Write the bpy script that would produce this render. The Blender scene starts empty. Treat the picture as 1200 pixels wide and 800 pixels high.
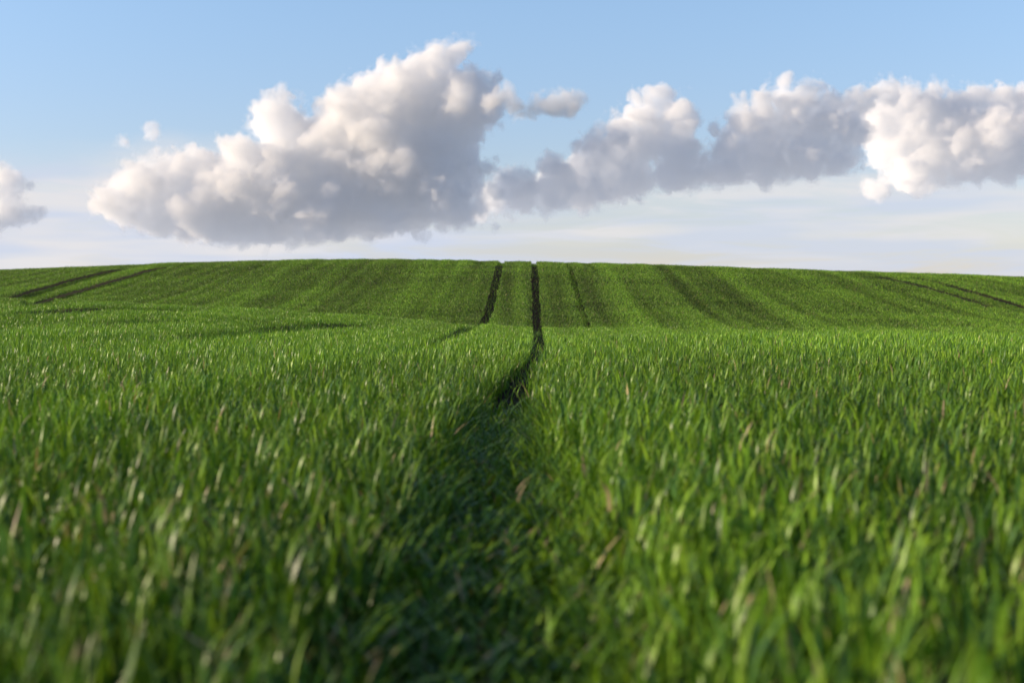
import bpy, math
import numpy as np

R = math.radians
scene = bpy.context.scene
RNG = np.random.default_rng(11)

# ------------------------------------------------------------------ camera
FPX = 1667.0                      # focal length in pixels of a 1200 px wide frame
EYE_ROW = 350.0                   # row of the horizon at eye level
EYE = 0.92                        # eye height above the soil in the wheel track
cam_d = bpy.data.cameras.new('camera')
cam = bpy.data.objects.new('camera', cam_d)
scene.collection.objects.link(cam)
cam_d.sensor_width = 36.0
cam_d.lens = 36.0 * FPX / 1200.0
cam_d.clip_start = 0.05
cam_d.clip_end = 60000.0
cam.location = (0, 0, 0)
cam.rotation_euler = (R(90) - math.atan((400 - EYE_ROW) / FPX), 0, 0)
cam_d.dof.use_dof = True
cam_d.dof.focus_distance = 24.0
cam_d.dof.aperture_fstop = 2.1
cam_d.dof.aperture_blades = 8
scene.camera = cam

# ------------------------------------------------------------------ light
SUN_EL = R(14)
SUN_AZ = R(-92)                  # from the view direction (+Y), clockwise
sv = np.array([math.sin(SUN_AZ) * math.cos(SUN_EL), math.cos(SUN_AZ) * math.cos(SUN_EL), math.sin(SUN_EL)])
sun_d = bpy.data.lights.new('sun', 'SUN')
sun_d.energy = 4.1
sun_d.angle = R(0.5)
sun_d.color = (1.0, 0.80, 0.56)
sun = bpy.data.objects.new('sun', sun_d)
scene.collection.objects.link(sun)
from mathutils import Vector
sun.rotation_euler = Vector((-sv[0], -sv[1], -sv[2])).to_track_quat('-Z', 'Y').to_euler()
sun.location = (-20, -6, 12)

world = bpy.data.worlds.new('World')
scene.world = world
world.use_nodes = True
nt = world.node_tree
nt.nodes.clear()
def N(tree, t, **kw):
    n = tree.nodes.new(t)
    for k, v in kw.items():
        if k in n.inputs.keys():
            n.inputs[k].default_value = v
        else:
            setattr(n, k, v)
    return n
out = N(nt, 'ShaderNodeOutputWorld')
bg = N(nt, 'ShaderNodeBackground')
SKY_STRENGTH = 0.15
bg.inputs['Strength'].default_value = SKY_STRENGTH
sky = N(nt, 'ShaderNodeTexSky', sky_type='NISHITA', sun_disc=False, sun_elevation=SUN_EL,
        sun_rotation=SUN_AZ, altitude=100.0, air_density=1.0, dust_density=0.4, ozone_density=3.0)
geo = N(nt, 'ShaderNodeTexCoord')
sep = N(nt, 'ShaderNodeSeparateXYZ')
nt.links.new(geo.outputs['Generated'], sep.inputs[0])
def math_node(tree, op, a, b=None, c=None, clamp=False):
    n = tree.nodes.new('ShaderNodeMath'); n.operation = op; n.use_clamp = clamp
    for i, v in enumerate((a, b, c)):
        if v is None: continue
        if isinstance(v, (int, float)): n.inputs[i].default_value = v
        else: tree.links.new(v, n.inputs[i])
    return n.outputs[0]
def map_range(tree, v, a, b, c, d, smooth=True):
    n = tree.nodes.new('ShaderNodeMapRange')
    n.interpolation_type = 'SMOOTHSTEP' if smooth else 'LINEAR'
    tree.links.new(v, n.inputs[0])
    for i, q in enumerate((a, b, c, d)): n.inputs[1 + i].default_value = q
    return n.outputs[0]
# clear blue of the upper sky: the sky texture tinted a little, and the pale veil of thin high cloud low down
tint = N(nt, 'ShaderNodeMix', data_type='RGBA', blend_type='MULTIPLY')
tint.inputs[0].default_value = 1.0
nt.links.new(sky.outputs[0], tint.inputs[6])
tint.inputs[7].default_value = (1.11, 1.0, 1.0, 1)
mp = N(nt, 'ShaderNodeMapping')
mp.inputs['Scale'].default_value = (4.0, 4.0, 34.0)
nt.links.new(geo.outputs['Generated'], mp.inputs[0])
nz = N(nt, 'ShaderNodeTexNoise', Scale=2.0, Detail=8.0, Roughness=0.60, Distortion=0.9)
nt.links.new(mp.outputs[0], nz.inputs['Vector'])
nz2 = N(nt, 'ShaderNodeTexNoise', Scale=1.3, Detail=3.0, Roughness=0.5)
nt.links.new(mp.outputs[0], nz2.inputs['Vector'])
nz3 = N(nt, 'ShaderNodeTexNoise', Scale=5.0, Detail=5.0, Roughness=0.55)
nt.links.new(geo.outputs['Generated'], nz3.inputs['Vector'])
zz_ = math_node(nt, 'MULTIPLY_ADD', nz3.outputs[0], 0.06, math_node(nt, 'SUBTRACT', sep.outputs[2], 0.03))
hgt = map_range(nt, zz_, 0.066, 0.108, 1.0, 0.0)
patch = map_range(nt, nz.outputs[0], 0.36, 0.58, 0.0, 1.0)
veil = math_node(nt, 'MULTIPLY', hgt, math_node(nt, 'MULTIPLY_ADD', patch, 0.50, map_range(nt, sep.outputs[0], -0.35, 0.12, 0.85, 0.32)), clamp=True)
mix = N(nt, 'ShaderNodeMix', data_type='RGBA')
nt.links.new(veil, mix.inputs[0])
low = N(nt, 'ShaderNodeMix', data_type='RGBA', blend_type='MULTIPLY')
nt.links.new(map_range(nt, sep.outputs[2], 0.06, 0.24, 1.0, 0.0), low.inputs[0])
nt.links.new(tint.outputs[2], low.inputs[6]); low.inputs[7].default_value = (0.80, 0.76, 0.84, 1)
zen = N(nt, 'ShaderNodeMix', data_type='RGBA', blend_type='MULTIPLY')      # overhead sky out of view, darkened to cut fill light on the crop
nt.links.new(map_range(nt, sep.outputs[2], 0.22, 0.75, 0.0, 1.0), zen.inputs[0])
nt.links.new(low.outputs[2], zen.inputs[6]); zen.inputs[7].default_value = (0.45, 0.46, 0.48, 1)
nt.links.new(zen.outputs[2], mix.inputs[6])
vc = N(nt, 'ShaderNodeMix', data_type='RGBA')
nt.links.new(map_range(nt, nz2.outputs[0], 0.4, 0.62, 0.0, 1.0), vc.inputs[0])
k = 1.0 / SKY_STRENGTH
vc.inputs[6].default_value = (0.42 * k, 0.46 * k, 0.55 * k, 1)
vc.inputs[7].default_value = (0.53 * k, 0.52 * k, 0.53 * k, 1)
nt.links.new(vc.outputs[2], mix.inputs[7])
back = N(nt, 'ShaderNodeMix', data_type='RGBA', blend_type='MULTIPLY')     # added dimming of unseen sky behind and beside the camera, less fill light
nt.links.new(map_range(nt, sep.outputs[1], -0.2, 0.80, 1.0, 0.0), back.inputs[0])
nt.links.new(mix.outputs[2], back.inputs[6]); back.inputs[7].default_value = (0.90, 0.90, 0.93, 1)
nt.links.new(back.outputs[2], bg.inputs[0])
nt.links.new(bg.outputs[0], out.inputs[0])

vs = scene.view_settings
vs.view_transform = 'Standard'
vs.look = 'None'
vs.exposure = 0.60
vs.gamma = 1.0
vs.use_curve_mapping = False

cy = scene.cycles
cy.max_bounces = 30
cy.diffuse_bounces = 2
cy.glossy_bounces = 2
cy.transmission_bounces = 4
cy.volume_bounces = 28
cy.transparent_max_bounces = 64
cy.use_denoising = True
cy.sample_clamp_indirect = 6.0

# ------------------------------------------------------------------ numpy noise
_P = np.random.default_rng(5).permutation(4096).astype(np.int64)
_G3 = np.random.default_rng(6).normal(size=(4096, 3)); _G3 /= np.linalg.norm(_G3, axis=1)[:, None]
_G3 = _G3.astype(np.float32)
def _h(i, j, k): return _P[(_P[(_P[i & 4095] + j) & 4095] + k) & 4095]
def noise3(x, y, z):
    xi, yi, zi = np.floor(x).astype(np.int64), np.floor(y).astype(np.int64), np.floor(z).astype(np.int64)
    fx, fy, fz = (x - xi).astype(np.float32), (y - yi).astype(np.float32), (z - zi).astype(np.float32)
    u, v, w = [f * f * f * (f * (f * 6 - 15) + 10) for f in (fx, fy, fz)]
    def g(a, b, c):
        q = _G3[_h(xi + a, yi + b, zi + c)]
        return q[..., 0] * (fx - a) + q[..., 1] * (fy - b) + q[..., 2] * (fz - c)
    x00 = g(0,0,0) * (1 - u) + g(1,0,0) * u; x10 = g(0,1,0) * (1 - u) + g(1,1,0) * u
    x01 = g(0,0,1) * (1 - u) + g(1,0,1) * u; x11 = g(0,1,1) * (1 - u) + g(1,1,1) * u
    return ((x00 * (1 - v) + x10 * v) * (1 - w) + (x01 * (1 - v) + x11 * v) * w) * 1.6
def noise2(x, y, s=0.0): return noise3(x, y, np.full_like(x, 0.37 + s))
def sstep(a, b, x):
    t = np.clip((x - a) / (b - a), 0, 1); return t * t * (3 - 2 * t)

# ------------------------------------------------------------------ terrain: crop-top heights along bearings from the track
COLS = np.array([-400, 0, 280, 450, 560, 640, 760, 900, 1200, 1600], float)
PROF = {   # distance: row of the crop top on each bearing
 -400: {12: 428, 18: 408, 25: 394, 35: 376, 42: 360, 48: 346, 53: 342, 58: 351, 64: 347, 72: 340, 82: 332, 92: 322, 100: 321, 112: 326, 140: 338},
 0:    {12: 428, 18: 408, 25: 395, 35: 377, 42: 362, 48: 348.5, 53: 345, 58: 354, 64: 347, 72: 336, 82: 324, 90: 315.5, 95: 315, 106: 320, 140: 335},
 280:  {12: 429, 18: 410, 25: 397, 35: 381, 42: 368, 47: 360, 51: 357, 56: 365, 62: 352, 70: 336, 80: 314, 86: 305, 92: 304, 102: 309, 140: 330},
 450:  {12: 430, 18: 411, 25: 400, 35: 387, 42: 376, 47: 371, 51: 368, 55: 375, 62: 353, 70: 334, 80: 311, 86: 302.5, 92: 302, 102: 307, 140: 330},
 560:  {12: 430, 18: 411, 25: 401, 35: 390, 42: 382, 46: 379.5, 49: 379, 52: 381.5, 60: 360, 70: 332, 78: 314, 84: 304.5, 90: 304, 100: 309, 140: 330},
 640:  {12: 430, 18: 410, 25: 400, 35: 390, 42: 383, 46: 381, 49: 380.5, 52: 384, 60: 362, 70: 334, 78: 316, 84: 306.5, 90: 306, 100: 311, 140: 330},
 760:  {12: 429, 18: 405, 25: 393, 31: 391, 38: 393, 45: 388, 51: 382, 60: 361, 70: 334, 78: 317, 84: 308.5, 90: 308, 100: 313, 140: 332},
 900:  {12: 428, 18: 403, 25: 391, 30: 390, 38: 393, 45: 389, 51: 383, 60: 363, 70: 339, 78: 322, 84: 314, 90: 313, 100: 318, 140: 334},
 1200: {12: 428, 18: 403, 25: 391, 30: 390, 38: 393, 45: 389, 51: 383, 60: 366, 70: 345, 78: 331, 85: 324, 91: 323, 100: 327, 140: 338},
 1600: {12: 428, 18: 403, 25: 391, 30: 390, 38: 393, 45: 389, 51: 384, 60: 369, 70: 352, 78: 340, 85: 335, 91: 334, 100: 337, 140: 343},
}
CANOPY = 0.34
DG = np.arange(0, 160.01, 0.25)
XG = np.arange(-400, 1600.1, 10.0)
zc = []
for c in COLS:
    p = PROF[int(c)]
    ds = sorted(p); zs = [(EYE_ROW - p[d]) * d / FPX for d in ds]
    zc.append(np.interp(DG, [0, 2.2, 7] + ds + [160], [-0.58, -0.58, -0.55] + zs + [zs[-1] - 1.0]))
zc = np.array(zc)
ZT = np.array([np.interp(XG, COLS, zc[:, i]) for i in range(len(DG))])   # [d, x]
def gauss_blur(a, s, axis):
    n = int(3 * s) + 1; kk = np.exp(-0.5 * (np.arange(-n, n + 1) / s) ** 2); kk /= kk.sum()
    pad = [(0, 0)] * 2; pad[axis] = (n, n)
    b = np.pad(a, pad, mode='edge')
    return np.apply_along_axis(lambda v: np.convolve(v, kk, 'valid'), axis, b)
ZT = gauss_blur(gauss_blur(ZT, 5.0, 0), 5.0, 1)
def track_right(y):
    return np.interp(y, [-15, 0, 7, 10.7, 13, 18.5, 24, 36, 52, 70, 85, 130], [-0.02, -0.03, -0.07, -0.06, 0.03, 0.24, 0.44, 0.66, 0.92, 1.15, 1.32, 1.9])
def crop_top(X, Y):
    d = np.clip(Y, 0, 159.9)
    u = np.clip(600 + FPX * X / np.maximum(Y, 7.0), -400, 1599.9)
    fi, fj = d / 0.25, (u + 400) / 10.0
    i, j = np.minimum(fi.astype(int), len(DG) - 2), np.minimum(fj.astype(int), len(XG) - 2)
    a, b = fi - i, fj - j
    z = (ZT[i, j] * (1 - b) + ZT[i, j + 1] * b) * (1 - a) + (ZT[i + 1, j] * (1 - b) + ZT[i + 1, j + 1] * b) * a
    amp = sstep(18, 34, Y) * (1 - sstep(120, 170, Y))
    z = z + amp * (0.045 * noise2(X / 5.0, Y / 3.2) + 0.02 * noise2(X / 1.7, Y / 1.4, 3))
    lw = sstep(-2.5, -9, X) * sstep(20, 27, Y) * (1 - sstep(46, 52, Y))    # soft swells on the left plain
    z = z + lw * 0.13 * noise2(X / 9.0 + 4, Y / 3.0, 7)
    far = sstep(140, 400, Y)
    return z * (1 - far) + far * -4.0
def ground_z(X, Y): return crop_top(X, Y) - CANOPY

def pix_to_ground(px, py):
    ys = np.arange(8, 120, 0.1)
    xs = (px - 600) / FPX * ys
    row = EYE_ROW - FPX * crop_top(xs, ys) / ys
    k = np.argmax(row <= py) if (row <= py).any() else int(np.argmin(row))
    return float(xs[k]), float(ys[k])

# wheel tracks: centre line, half width, and how bare they are
ty = np.arange(-6, 112, 0.4)
TRACKS = []
TRACKS.append(dict(pts=np.c_[track_right(ty), ty], hw=0.21, kind='main'))
TRACKS.append(dict(pts=np.c_[track_right(ty) - 2.0 - 0.12 * sstep(60, 40, ty), ty], hw=0.185, kind='left'))
t3 = np.arange(50, 112, 0.4)
TRACKS.append(dict(pts=np.c_[track_right(t3) + np.interp(t3, [50, 67, 85, 112], [1.86, 1.95, 2.02, 2.1]), t3], hw=0.15, kind='thin'))
def pixel_track(pp, hw):
    q = np.array([pix_to_ground(*a) for a in pp])
    seg = np.r_[0, np.cumsum(np.hypot(*np.diff(q, axis=0).T))]
    s = np.arange(0, seg[-1], 0.4)
    q = np.c_[np.interp(s, seg, q[:, 0]), np.interp(s, seg, q[:, 1])]
    for _ in range(12): q[1:-1] = 0.25 * q[:-2] + 0.5 * q[1:-1] + 0.25 * q[2:]
    TRACKS.append(dict(pts=q, hw=hw, kind='side'))
pixel_track([(-60, 352), (20, 346), (55, 336), (100, 323), (135, 314.5), (168, 309.5)], 0.75)
pixel_track([(40, 352), (60, 348), (90, 340), (125, 330), (160, 320), (197, 309.5)], 0.55)
pixel_track([(1028, 321), (1060, 328), (1100, 338), (1135, 349), (1165, 358)], 0.30)
pixel_track([(1068, 322.5), (1100, 329), (1140, 340), (1200, 357), (1240, 366)], 0.30)
NTRACK = len(TRACKS)
def thin_crop(pp, hw):
    pixel_track(pp, hw); TRACKS[-1]['kind'] = 'gap'
thin_crop([(-40, 404), (20, 405), (80, 404), (140, 401)], 1.0)
thin_crop([(180, 389), (225, 387), (260, 386), (300, 384), (355, 379), (400, 376)], 1.4)
thin_crop([(15, 363), (60, 361), (100, 359), (150, 357), (200, 359)], 1.5)
thin_crop([(150, 374), (175, 373), (200, 372)], 0.9)

def track_dist(X, Y, T):
    p = T['pts']
    if T['kind'] in ('main', 'left', 'thin'):
        d = np.abs(X - np.interp(Y, p[:, 1], p[:, 0]))
        return np.where((Y < p[0, 1]) | (Y > p[-1, 1]), 9.0, d)
    d = np.full(X.shape, 9.0)
    lo, hi = p.min(0) - 1, p.max(0) + 1
    m = (X > lo[0]) & (X < hi[0]) & (Y > lo[1]) & (Y < hi[1])
    if m.any():
        P = np.c_[X[m], Y[m]]; best = np.full(len(P), 9.0)
        a, b = p[:-1], p[1:]
        for A, B in zip(a, b):
            ab = B - A; t = np.clip(((P - A) @ ab) / (ab @ ab), 0, 1)
            best = np.minimum(best, np.hypot(*(P - A - t[:, None] * ab).T))
        d[m] = best
    return d

# ------------------------------------------------------------------ helpers for objects
def mesh_np(name, verts, faces_list, smooth=True):
    """faces_list: list of (n,k) int arrays"""
    me = bpy.data.meshes.new(name)
    me.vertices.add(len(verts)); me.vertices.foreach_set('co', np.ascontiguousarray(verts, np.float32).ravel())
    loops = np.concatenate([f.ravel() for f in faces_list]).astype(np.int32)
    tot = np.concatenate([np.full(len(f), f.shape[1], np.int32) for f in faces_list])
    st = np.r_[0, np.cumsum(tot)[:-1]].astype(np.int32)
    me.loops.add(len(loops)); me.loops.foreach_set('vertex_index', loops)
    me.polygons.add(len(tot)); me.polygons.foreach_set('loop_start', st)
    me.polygons.foreach_set('use_smooth', np.full(len(tot), smooth))
    me.update(calc_edges=True)
    return me
def link(name, me, mat=None, **props):
    o = bpy.data.objects.new(name, me); scene.collection.objects.link(o)
    if mat: me.materials.append(mat)
    for k_, v_ in props.items(): o[k_] = v_
    return o

# ------------------------------------------------------------------ ground
def soil_material(name, ca, cb):
    m = bpy.data.materials.new(name); m.use_nodes = True; t = m.node_tree
    b = t.nodes['Principled BSDF']; b.inputs['Roughness'].default_value = 0.95; b.inputs['Specular IOR Level'].default_value = 0.08
    tc = N(t, 'ShaderNodeTexCoord')
    n1 = N(t, 'ShaderNodeTexNoise', Scale=9.0, Detail=8.0, Roughness=0.65)
    t.links.new(tc.outputs['Object'], n1.inputs['Vector'])
    mx = N(t, 'ShaderNodeMix', data_type='RGBA')
    t.links.new(n1.outputs[0], mx.inputs[0])
    mx.inputs[6].default_value = (*ca, 1); mx.inputs[7].default_value = (*cb, 1)
    t.links.new(mx.outputs[2], b.inputs['Base Color'])
    bp = N(t, 'ShaderNodeBump', Strength=0.8, Distance=0.04)
    t.links.new(n1.outputs[0], bp.inputs['Height']); t.links.new(bp.outputs[0], b.inputs['Normal'])
    return m
gx = np.r_[-5000, -2500, -1200, -600, -300, -180, -120, np.arange(-90, 90.1, 0.5), 120, 180, 300, 600, 1200, 2500, 5000]
gy = np.r_[-3000, -1200, -500, -200, -80, -40, -20, np.arange(-10, 170.1, 0.5), 190, 220, 260, 320, 400, 600, 1200, 2500, 6000]
GX, GY = np.meshgrid(gx, gy)
gv = np.c_[GX.ravel(), GY.ravel(), ground_z(GX.ravel(), GY.ravel())]
nx, ny = len(gx), len(gy)
ii = (np.arange(ny - 1)[:, None] * nx + np.arange(nx - 1)[None]).ravel()
gf = np.c_[ii, ii + 1, ii + nx + 1, ii + nx]
link('ground', mesh_np('ground', gv, [gf]), soil_material('field_soil', (0.035, 0.032, 0.014), (0.075, 0.06, 0.03)),
     kind='structure', label='dark soil of the rolling field under the green crop')
track_mat = soil_material('track_soil', (0.014, 0.009, 0.004), (0.036, 0.022, 0.011))
TLABEL = {0: 'bare earth wheel track running straight up the hill from the camera',
          1: 'dark bare wheel track bending up the hill beside the middle strip of crop',
          2: 'thin half grown wheel mark on the hillside beside the two bare tracks',
          3: 'broad dark wheel track slanting up the left shoulder of the hill',
          4: 'narrower dark wheel track slanting up the left shoulder of the hill',
          5: 'faint upper wheel mark slanting down the right end of the hill, left one of its pair',
          6: 'faint wheel mark slanting down the right end of the hill, right one of its pair'}
for i, T in enumerate(TRACKS[:NTRACK]):
    p = T['pts']
    tg = np.gradient(p, axis=0); tg /= np.linalg.norm(tg, axis=1)[:, None]
    nrm = np.c_[-tg[:, 1], tg[:, 0]]
    offs = np.linspace(-1, 1, 7) * T['hw'] * 1.15
    q = p[:, None] + nrm[:, None] * offs[None, :, None]
    q = q.reshape(-1, 2)
    z = ground_z(q[:, 0], q[:, 1]) + 0.012 + 0.010 * noise2(q[:, 0] * 5, q[:, 1] * 5)
    n = 7
    ii = (np.arange(len(p) - 1)[:, None] * n + np.arange(n - 1)[None]).ravel()
    link('dirt_track', mesh_np('dirt_track', np.c_[q, z], [np.c_[ii, ii + n, ii + n + 1, ii + 1]]), track_mat,
         kind='structure', label=TLABEL[i])

# ------------------------------------------------------------------ the crop
def leaf_material(name, rough, spec):
    m = bpy.data.materials.new(name); m.use_nodes = True; t = m.node_tree
    b = t.nodes['Principled BSDF']; o = t.nodes['Material Output']
    at = N(t, 'ShaderNodeAttribute', attribute_name='leaf_colour')
    t.links.new(at.outputs['Color'], b.inputs['Base Color'])
    b.inputs['Roughness'].default_value = rough
    b.inputs['Specular IOR Level'].default_value = spec
    tr = N(t, 'ShaderNodeBsdfTranslucent')
    tm = N(t, 'ShaderNodeMix', data_type='RGBA', blend_type='MULTIPLY'); tm.inputs[0].default_value = 1.0
    t.links.new(at.outputs['Color'], tm.inputs[6]); tm.inputs[7].default_value = (1.35, 1.25, 0.45, 1)
    t.links.new(tm.outputs[2], tr.inputs[0])
    mx = N(t, 'ShaderNodeMixShader'); mx.inputs[0].default_value = 0.20
    t.links.new(b.outputs[0], mx.inputs[1]); t.links.new(tr.outputs[0], mx.inputs[2])
    t.links.new(mx.outputs[0], o.inputs[0])
    return m
LEAF = leaf_material('wheat_leaf', 0.40, 0.29)
HILL_LEAF = leaf_material('young_wheat_leaf', 0.52, 0.30)

def row_noise(X, Y):
    s = X - track_right(Y)
    return 0.75 * noise2(s / 0.75, Y / 30.0, 11) + 0.45 * noise2(s / 2.6, Y / 40.0, 13)

def scatter(y0, y1, dens):
    """uniform random points between two distances inside a generous view wedge"""
    def half(y): return 0.40 * max(y, 0) + 2.2 + 0.02 * y
    hw = half(y1)
    n = int((y1 - y0) * 2 * hw * dens)
    X = RNG.uniform(-hw, hw, n); Y = RNG.uniform(y0, y1, n)
    m = np.abs(X) < 0.40 * np.maximum(Y, 0) + 2.2 + 0.02 * Y
    return X[m], Y[m]

GREEN = np.array([1.46, 1.24, 1.95]) * np.array([[0.072, 0.182, 0.009], [0.105, 0.240, 0.011], [0.135, 0.275, 0.014], [0.046, 0.130, 0.014]])
STRAW = np.array([0.42, 0.34, 0.19])
def blades(y0, y1, dens, width, segs):
    X, Y = scatter(y0, y1, dens)
    n = len(X)
    rn = row_noise(X, Y)
    h = CANOPY * (RNG.normal(0.78, 0.19, n)).clip(0.30, 1.25)
    h *= 1 + 0.14 * rn + 0.06 * noise2(X / 0.5, Y / 0.5, 21)
    keep = np.ones(n, bool); flat = np.zeros(n)
    for T in TRACKS:
        d = track_dist(X, Y, T) + 0.05 * noise2(X * 3.0, Y * 3.0, 31) + 0.06 * sstep(46, 56, Y) * noise2(X * 1.1, Y * 0.7, 33)
        hw = T['hw']
        inner = d < hw
        if T['kind'] == 'main':
            # the near stretch of the track is overgrown with trampled leaves
            hw = np.interp(Y, [8, 12, 16, 22, 45, 60], [0.15, 0.15, 0.165, 0.155, 0.165, 0.19]); inner = d < hw
            over = 1 - sstep(8.5, 11.5, Y)
            keep &= ~inner | (RNG.random(n) < np.maximum(0.95 * over, 0.02 + 0.06 * sstep(35, 75, Y) + 0.25 * sstep(84, 90, Y)))
            f = np.maximum((1 - sstep(hw * 0.8, hw * np.interp(Y, [2, 8], [3.5, 2.8]), d)) * (1 - sstep(9, 12, Y)), 0.6 * inner)
        elif T['kind'] == 'thin':
            keep &= ~inner | (RNG.random(n) < 0.35 + 0.6 * sstep(60, 52, Y) + sstep(81, 88, Y)); f = 0.5 * inner * (1 - sstep(81, 88, Y))
        elif T['kind'] == 'left':
            hw = np.interp(Y, [15, 26, 45, 52], [0.22, 0.32, 0.30, 0.2]); inner = d < hw
            over = 1 - sstep(15, 22, Y)
            keep &= ~inner | (RNG.random(n) < np.maximum(over, 0.09 + 0.8 * sstep(84, 94, Y))); f = 0.6 * inner * (1 - over)
        elif T['kind'] == 'gap':
            f = (1.25 + 0.8 * noise2(X / 1.5, Y / 0.7, 51)).clip(0, 1.6) * (1 - sstep(0.3 * hw, hw, d)); keep &= RNG.random(n) > 0.55 * f
        else:
            keep &= ~inner | (RNG.random(n) < 0.80); f = 1.2 * inner
        flat = np.maximum(flat, f)
    h = h * (1 - 0.50 * flat)
    X, Y, h, flat, rn = X[keep], Y[keep], h[keep], flat[keep], rn[keep]
    n = len(X)
    z0 = ground_z(X, Y)
    far_ = sstep(14, 50, Y)
    leafy = (RNG.random(n) < 0.62 + 0.38 * far_) & (flat < 0.3)
    ln = RNG.normal(0.158, 0.035, n).clip(0.09, 0.3) * (1 - 0.22 * sstep(7, 16, Y) - 0.22 * far_)
    top = h * (1 - 0.0 * far_)
    top = np.where(leafy, top + 0.55 * far_ * (0.84 * CANOPY * (1 + 0.26 * rn) - top), top)
    z0 = np.where(leafy, z0 + np.maximum(top - ln, 0.0), z0)
    h = np.where(leafy, np.minimum(ln, top), h)
    yaw = RNG.uniform(0, 2 * math.pi, n)
    lean = np.abs(RNG.normal(0.0, 0.20, n)) + 0.10 + 0.22 * flat
    wind = np.array([0.05, 0.0])
    w = width * RNG.lognormal(0, 0.25, n)
    tw = RNG.normal(0, 0.6, n)
    # colours
    ci = RNG.integers(0, len(GREEN), n)
    col = GREEN[ci] * RNG.lognormal(0, 0.16, n)[:, None]
    patchy = 1 + (0.28 + 0.42 * sstep(40, 60, Y)) * rn + 0.20 * sstep(35, 55, Y) * noise2((X - track_right(Y)) / 0.32, Y / 20.0, 17) + 0.34 * (sstep(10, 24, Y) - sstep(48, 56, Y)) + 0.16 * noise2(X / 7, Y / 4, 41) + 0.16 * sstep(20, 40, Y) * noise2(X / 9, Y / 1.1, 43)
    col *= np.clip(patchy, 0.5, 1.5)[:, None]
    dry = RNG.random(n) < 0.018
    col[dry] = STRAW * RNG.uniform(0.6, 1.1, dry.sum())[:, None]
    tipdry = RNG.random(n) < 0.10
    L = segs
    ts = np.arange(L) / L
    V = np.zeros((n, 2 * L + 1, 3)); C = np.zeros((n, 2 * L + 1, 4), np.float32); C[..., 3] = 1
    dx, dy = np.cos(yaw), np.sin(yaw)
    curl = RNG.uniform(1.5, 2.6, n)
    droop = np.where(RNG.random(n) < 0.25, RNG.uniform(0.2, 0.6, n), 0.0)
    for a, t in enumerate(np.r_[ts, 1.0]):
        r = h * lean * t ** curl * 1.4
        cx = X + dx * r + wind[0] * h * t * t
        cyy = Y + dy * r + wind[1] * h * t * t
        cz = z0 + h * (t - 0.30 * lean * t ** 3 - droop * np.clip(t - 0.55, 0, 1) ** 1.5)
        ang = yaw + math.pi / 2 + tw * t
        prof = (0.55 + 0.9 * t - 1.45 * t ** 2.2)
        prof = max(prof, 0.0) if t < 1 else 0
        ww = 0.5 * w * (prof if L > 1 else 1.0)
        cc = np.where((tipdry & (t > 0.8))[:, None], STRAW * 0.8, col) if t > 0.8 else col
        if a < L:
            V[:, 2 * a, 0] = cx - np.cos(ang) * ww; V[:, 2 * a, 1] = cyy - np.sin(ang) * ww; V[:, 2 * a, 2] = cz
            V[:, 2 * a + 1, 0] = cx + np.cos(ang) * ww; V[:, 2 * a + 1, 1] = cyy + np.sin(ang) * ww; V[:, 2 * a + 1, 2] = cz
            C[:, 2 * a, :3] = cc; C[:, 2 * a + 1, :3] = cc
        else:
            V[:, 2 * L, 0] = cx; V[:, 2 * L, 1] = cyy; V[:, 2 * L, 2] = cz; C[:, 2 * L, :3] = cc
    k = 2 * L + 1
    base = np.arange(n)[:, None] * k
    quads = [base + np.array([2 * a, 2 * a + 1, 2 * a + 3, 2 * a + 2]) for a in range(L - 1)]
    tri = base + np.array([2 * L - 2, 2 * L - 1, 2 * L])
    return V.reshape(-1, 3), C.reshape(-1, 4), quads, tri

def crop_object(name, bands, label, mat=LEAF):
    Vs, Cs, Q, Tt, off = [], [], [], [], 0
    for b_ in bands:
        v, c, q, t = blades(*b_)
        Q += [a + off for a in q]; Tt.append(t + off); Vs.append(v); Cs.append(c); off += len(v)
    faces = ([np.concatenate(Q)] if Q else []) + [np.concatenate(Tt)]
    me = mesh_np(name, np.concatenate(Vs), faces)
    at = me.attributes.new('leaf_colour', 'FLOAT_COLOR', 'POINT')
    at.data.foreach_set('color', np.concatenate(Cs).ravel())
    print(name, off, 'verts')
    return link(name, me, mat, kind='stuff', label=label)
crop_object('grass', [(-2.5, 5, 1650, 0.0170, 6), (5, 10, 1650, 0.0142, 5), (10, 18, 1300, 0.0125, 4), (18, 30, 760, 0.0125, 3), (30, 54, 560, 0.0135, 2)],
            'tall green wheat leaves covering the near plain up to the foot of the hill')
crop_object('grass', [(54, 72, 480, 0.0135, 2), (72, 104, 330, 0.0165, 2)],
            'shorter looking green crop on the far hillside below the sky', HILL_LEAF)

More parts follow.
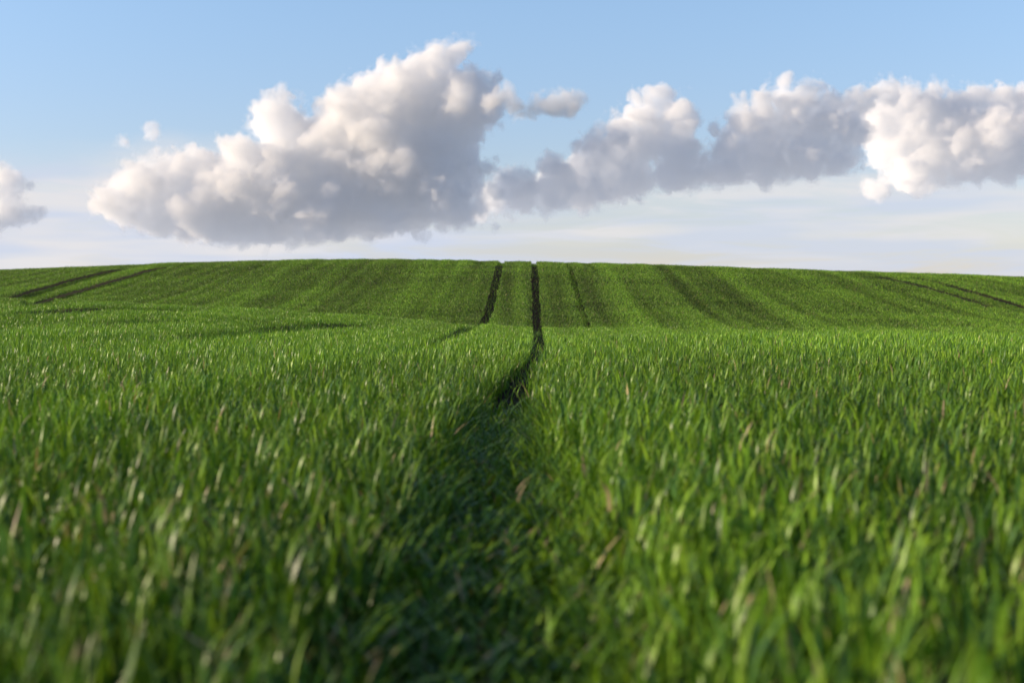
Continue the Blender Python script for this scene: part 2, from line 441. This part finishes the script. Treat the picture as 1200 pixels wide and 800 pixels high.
# ------------------------------------------------------------------ clouds
def surface_nets(F, org, h):
    s = F > 0
    nx, ny, nz = F.shape
    cnt = np.zeros((nx - 1, ny - 1, nz - 1), np.int8)
    for a in (0, 1):
        for b in (0, 1):
            for c in (0, 1):
                cnt += s[a:nx - 1 + a, b:ny - 1 + b, c:nz - 1 + c]
    act = (cnt > 0) & (cnt < 8)
    idx = np.full(act.shape, -1, np.int64); ids = np.argwhere(act); idx[act] = np.arange(len(ids))
    acc = np.zeros((len(ids), 3)); num = np.zeros(len(ids))
    I = ids
    E = [((0,b,c),(1,b,c)) for b in (0,1) for c in (0,1)] + [((a,0,c),(a,1,c)) for a in (0,1) for c in (0,1)] + [((a,b,0),(a,b,1)) for a in (0,1) for b in (0,1)]
    for p, q in E:
        f0 = F[I[:,0]+p[0], I[:,1]+p[1], I[:,2]+p[2]]; f1 = F[I[:,0]+q[0], I[:,1]+q[1], I[:,2]+q[2]]
        m = (f0 > 0) != (f1 > 0)
        t = np.where(m, f0 / np.where(m, f0 - f1, 1), 0)
        pt = np.array(p) + t[:, None] * (np.array(q) - np.array(p))
        acc[m] += pt[m]; num[m] += 1
    V = (I + acc / num[:, None]) * h + org
    faces = []
    for ax in range(3):
        o1, o2 = [(1, 2), (2, 0), (0, 1)][ax]
        sl0 = [slice(None)] * 3; sl1 = [slice(None)] * 3
        sl0[ax] = slice(0, -1); sl1[ax] = slice(1, None)
        for o in (o1, o2): sl0[o] = slice(1, -1); sl1[o] = slice(1, -1)
        a, b = s[tuple(sl0)], s[tuple(sl1)]
        for flip in (0, 1):
            e = np.argwhere((a & ~b) if not flip else (~a & b))
            if not len(e): continue
            e[:, o1] += 1; e[:, o2] += 1
            def cell(d1, d2):
                c = e.copy(); c[:, o1] -= d1; c[:, o2] -= d2
                return idx[c[:, 0], c[:, 1], c[:, 2]]
            q = np.c_[cell(1, 1), cell(0, 1), cell(0, 0), cell(1, 0)]
            faces.append(q[:, ::-1] if flip else q)
    return V, np.concatenate(faces)

def cloud_material(name, sigma):
    m = bpy.data.materials.new(name); m.use_nodes = True; t = m.node_tree; t.nodes.clear()
    o = N(t, 'ShaderNodeOutputMaterial')
    v = N(t, 'ShaderNodeVolumeScatter', Density=sigma, Anisotropy=0.0)
    v.inputs['Color'].default_value = (1.0, 0.997, 1.0, 1)
    t.links.new(v.outputs[0], o.inputs['Volume'])
    return m
# vapour thickens inwards: (offset outwards in px, raggedness, extinction per metre)
SHELLS = [(2.6, 9.0, 0.0034), (0.3, 5.0, 0.0105), (-2.0, 2.0, 0.0060), (-7.0, 0.0, 0.0020)]
CLOUD = [cloud_material('cloud_vapour', q[2]) for q in SHELLS]

def cloud(label, puffs, dist, step, seed, base_cut=None, rough=1.0, soft=1.0):
    """puffs: (x, y, r[, depth]) as seen from the track, turned into metres at the cloud's own distance"""
    rg = np.random.default_rng(seed)
    P = np.array([(p[0], p[1], p[2], p[3] if len(p) > 3 else rg.uniform(-0.5, 0.5) * 40) for p in puffs], float)
    mpp = dist / FPX                              # metres per pixel at that distance
    c = np.c_[P[:, 0] - 600, P[:, 3], EYE_ROW - P[:, 1]]; r = P[:, 2].copy()
    cs, rs = [c], [r]
    for gen, (num, fr) in enumerate(((7, 0.50), (6, 0.5))):
        cc, rr = cs[-1], rs[-1]
        nc, nr = [], []
        for q, rad in zip(cc, rr):
            if rad < 7: continue
            d = rg.normal(size=(num, 3)); d[:, 2] = d[:, 2] * 0.8 + 0.25; d /= np.linalg.norm(d, axis=1)[:, None]
            nc.append(q + d * rad * rg.uniform(0.72, 0.98, (num, 1))); nr.append(rad * fr * rg.uniform(0.6, 1.15, num))
        if nc: cs.append(np.concatenate(nc)); rs.append(np.concatenate(nr))
    c, r = np.concatenate(cs), np.concatenate(rs)
    pad = 26
    lo, hi = (c - r[:, None]).min(0) - pad, (c + r[:, None]).max(0) + pad
    dims = np.ceil((hi - lo) / step).astype(int) + 1
    ax = [lo[k] + np.arange(dims[k]) * step for k in range(3)]
    F = np.full(dims, -60.0, np.float32)
    for q, rad in zip(c, r):
        a = np.maximum(((q - rad - 26 - lo) / step).astype(int), 0); b = np.minimum(((q + rad + 26 - lo) / step).astype(int) + 2, dims)
        x, y, z = ax[0][a[0]:b[0]], ax[1][a[1]:b[1]], ax[2][a[2]:b[2]]
        dd = rad - np.sqrt((x[:, None, None] - q[0]) ** 2 + (y[None, :, None] - q[1]) ** 2 + (z[None, None] - q[2]) ** 2)
        sub = F[a[0]:b[0], a[1]:b[1], a[2]:b[2]]
        dd = dd.astype(np.float32); hm = np.clip(0.5 + (dd - sub) / 12.0, 0, 1)      # smooth union, 6 px wide
        sub[...] = sub * (1 - hm) + dd * hm + 6.0 * hm * (1 - hm)
    near = np.abs(F) < 26
    X, Y, Z = np.meshgrid(*ax, indexing='ij')
    xx, yy, zz = X[near], Y[near], Z[near]
    so = seed * 17.3
    w1 = noise3(xx / 26 + so, yy / 26, zz / 26); w2 = noise3(xx / 26, yy / 26 + so, zz / 26 + 9)
    xx2, zz2 = xx + 7 * w1, zz + 7 * w2
    disp = np.zeros(xx.shape, np.float32); amp, sc = 9.5, 28.0
    for o_ in range(5):
        nn = noise3(xx2 / sc + so + o_ * 5.1, yy / sc + o_ * 3.7, zz2 / sc)
        disp += amp * (1.6 * np.abs(nn) - 0.55) if o_ < 4 else amp * nn * 1.2
        amp *= 0.68; sc *= 0.52
    F[near] += rough * disp
    if base_cut is not None:                     # flattened, ragged base
        xs = np.array([b[0] - 600 for b in base_cut]); zs = np.array([EYE_ROW - b[1] for b in base_cut])
        cut = (zz - np.interp(xx, xs, zs)) + 10 * w2 + 7 * w1 + 0.7 * disp
        F[near] = np.minimum(F[near], cut)
        ZB = np.interp(ax[0], xs, zs)
        F[~near & (Z < ZB[:, None, None])] = -30
    F[0], F[-1], F[:, 0], F[:, -1], F[:, :, 0], F[:, :, -1] = [-5] * 6
    rag = np.zeros(F.shape, np.float32)
    near = np.abs(F) < 24
    xx, yy, zz = X[near], Y[near], Z[near]
    rv = np.zeros(xx.shape, np.float32)
    for o_, (am, sc) in enumerate(((0.7, 22.0), (0.45, 10.0), (0.3, 5.0), (0.18, 2.6))):
        rv += am * noise3((xx + 6 * np.sin(zz / 19.0)) / sc + so * 1.7, yy / sc + o_ * 9.1, zz / sc)
    rag[near] = rv
    Vs, Qs, mi, off = [], [], [], 0
    for si, (push, am, _) in enumerate(SHELLS):
        G = F + soft * push + soft * am * rag
        G[0], G[-1], G[:, 0], G[:, -1], G[:, :, 0], G[:, :, -1] = [-5] * 6
        if not (G > 0).any(): continue
        v_, q_ = surface_nets(G, np.array(lo), step)
        Vs.append(v_); Qs.append(q_ + off); mi.append(np.full(len(q_), si, np.int32)); off += len(v_)
    V, Q, mi = np.concatenate(Vs), np.concatenate(Qs), np.concatenate(mi)
    org = np.array([0.0, dist, 0.0])
    V = V * mpp
    ctr = np.array([V[:, 0].mean(), V[:, 1].mean(), V[:, 2].min()])
    me = mesh_np('cloud', V - ctr, [Q])
    for m_ in CLOUD: me.materials.append(m_)
    me.polygons.foreach_set('material_index', mi)
    o = link('cloud', me, None, label=label, category='cloud')
    o.location = Vector(ctr + org)
    print('cloud', len(V), dims)
    return o

cloud('huge towering white cumulus rising to a peak above the middle of the hill',
      [(515, 86, 30), (538, 70, 16), (549, 56, 8), (512, 64, 14), (490, 74, 12), (470, 106, 32), (436, 106, 24), (418, 124, 24), (505, 130, 55), (545, 120, 40), (538, 150, 32), (440, 150, 55),
       (395, 160, 38), (326, 130, 22), (312, 148, 22), (340, 165, 36), (292, 198, 34), (240, 206, 34), (190, 212, 30), (160, 226, 30), (135, 238, 24), (200, 240, 40),
       (260, 235, 46), (320, 222, 55), (400, 215, 64), (470, 200, 66), (516, 190, 50), (572, 134, 14), (380, 255, 40), (300, 258, 34), (450, 245, 42), (520, 235, 38), (420, 262, 26), (340, 262, 26), (150, 248, 24), (185, 262, 26), (230, 262, 30), (265, 262, 34), (320, 258, 36), (480, 262, 26), (560, 238, 16), (545, 215, 20), (578, 222, 12), (592, 206, 9), (566, 198, 12), (585, 190, 6)],
      6330, 1.7, 3, base_cut=[(90, 250), (150, 270), (220, 284), (330, 288), (420, 280), (520, 268), (600, 256)])
cloud('small white puff trailing off the grey side of the huge cumulus',
      [(604, 128, 13, 0), (630, 126, 14, 0), (650, 127, 17, 0), (668, 124, 14, 0), (680, 119, 8, 0), (592, 112, 11, 0), (575, 120, 13, 0)], 5400, 1.1, 8, rough=0.6)
cloud('middle cumulus with a white peak above a long flat grey base',
      [(778, 114, 16), (772, 128, 20), (752, 142, 24), (790, 148, 26), (725, 158, 22), (765, 165, 32), (700, 172, 20), (682, 176, 12), (795, 175, 24), (735, 185, 34), (690, 195, 28),
       (650, 215, 28), (615, 228, 24), (580, 234, 18), (690, 220, 32), (740, 212, 32), (790, 205, 28), (830, 204, 20), (640, 232, 20), (600, 222, 24), (700, 235, 26), (660, 236, 22), (820, 190, 18), (850, 205, 18), (592, 214, 13), (566, 246, 12), (545, 262, 10), (520, 268, 8), (600, 250, 10), (575, 265, 9)],
      6640, 1.7, 5, base_cut=[(500, 276), (590, 272), (630, 250), (700, 242), (800, 226), (880, 214)])
cloud('blue grey shaded cumulus with thin white tops, between the white peak and the cream bank',
      [(918, 98, 8), (914, 112, 14), (945, 114, 18), (890, 128, 20), (925, 132, 26), (968, 128, 24), (870, 148, 24), (905, 160, 36), (950, 160, 38), (990, 155, 28),
       (850, 180, 26), (890, 190, 32), (940, 190, 30), (985, 185, 24), (830, 200, 18), (1005, 120, 18), (1040, 112, 16), (800, 210, 14), (825, 212, 16), (860, 205, 20), (930, 205, 20), (975, 195, 18), (870, 165, 24)],
      6670, 1.6, 7, base_cut=[(780, 222), (840, 219), (920, 216), (1000, 202), (1060, 196)])
cloud('cream white cumulus bank running out of the picture beside the blue grey cloud',
      [(1072, 112, 14), (1080, 130, 26), (1050, 140, 30), (1110, 150, 40), (1020, 150, 28), (1140, 122, 22), (1175, 120, 24), (1215, 130, 36), (1160, 165, 42), (1080, 175, 36),
       (1040, 175, 28), (1120, 190, 32), (1060, 205, 24), (1030, 218, 14), (1090, 212, 20), (1180, 190, 30), (1240, 175, 44), (1290, 160, 50), (1340, 165, 50)],
      7100, 1.8, 9, base_cut=[(1000, 240), (1060, 232), (1120, 224), (1200, 212), (1400, 200)])
cloud('cumulus cut off by the edge of the picture above the left end of the hill',
      [(2, 206, 14), (-6, 222, 24), (12, 232, 12), (25, 250, 18), (8, 258, 18), (40, 246, 10), (-25, 245, 26), (-50, 252, 20)],
      6400, 1.7, 12, base_cut=[(-100, 268), (-40, 276), (10, 280), (60, 262)])
cloud('tiny white wisp floating in the blue beside the left cumulus',
      [(182, 153, 7, 0), (177, 158, 7, 0), (150, 167, 6, 0), (153, 172, 4, 0), (186, 148, 4, 0)], 6900, 0.9, 14, rough=0.5)
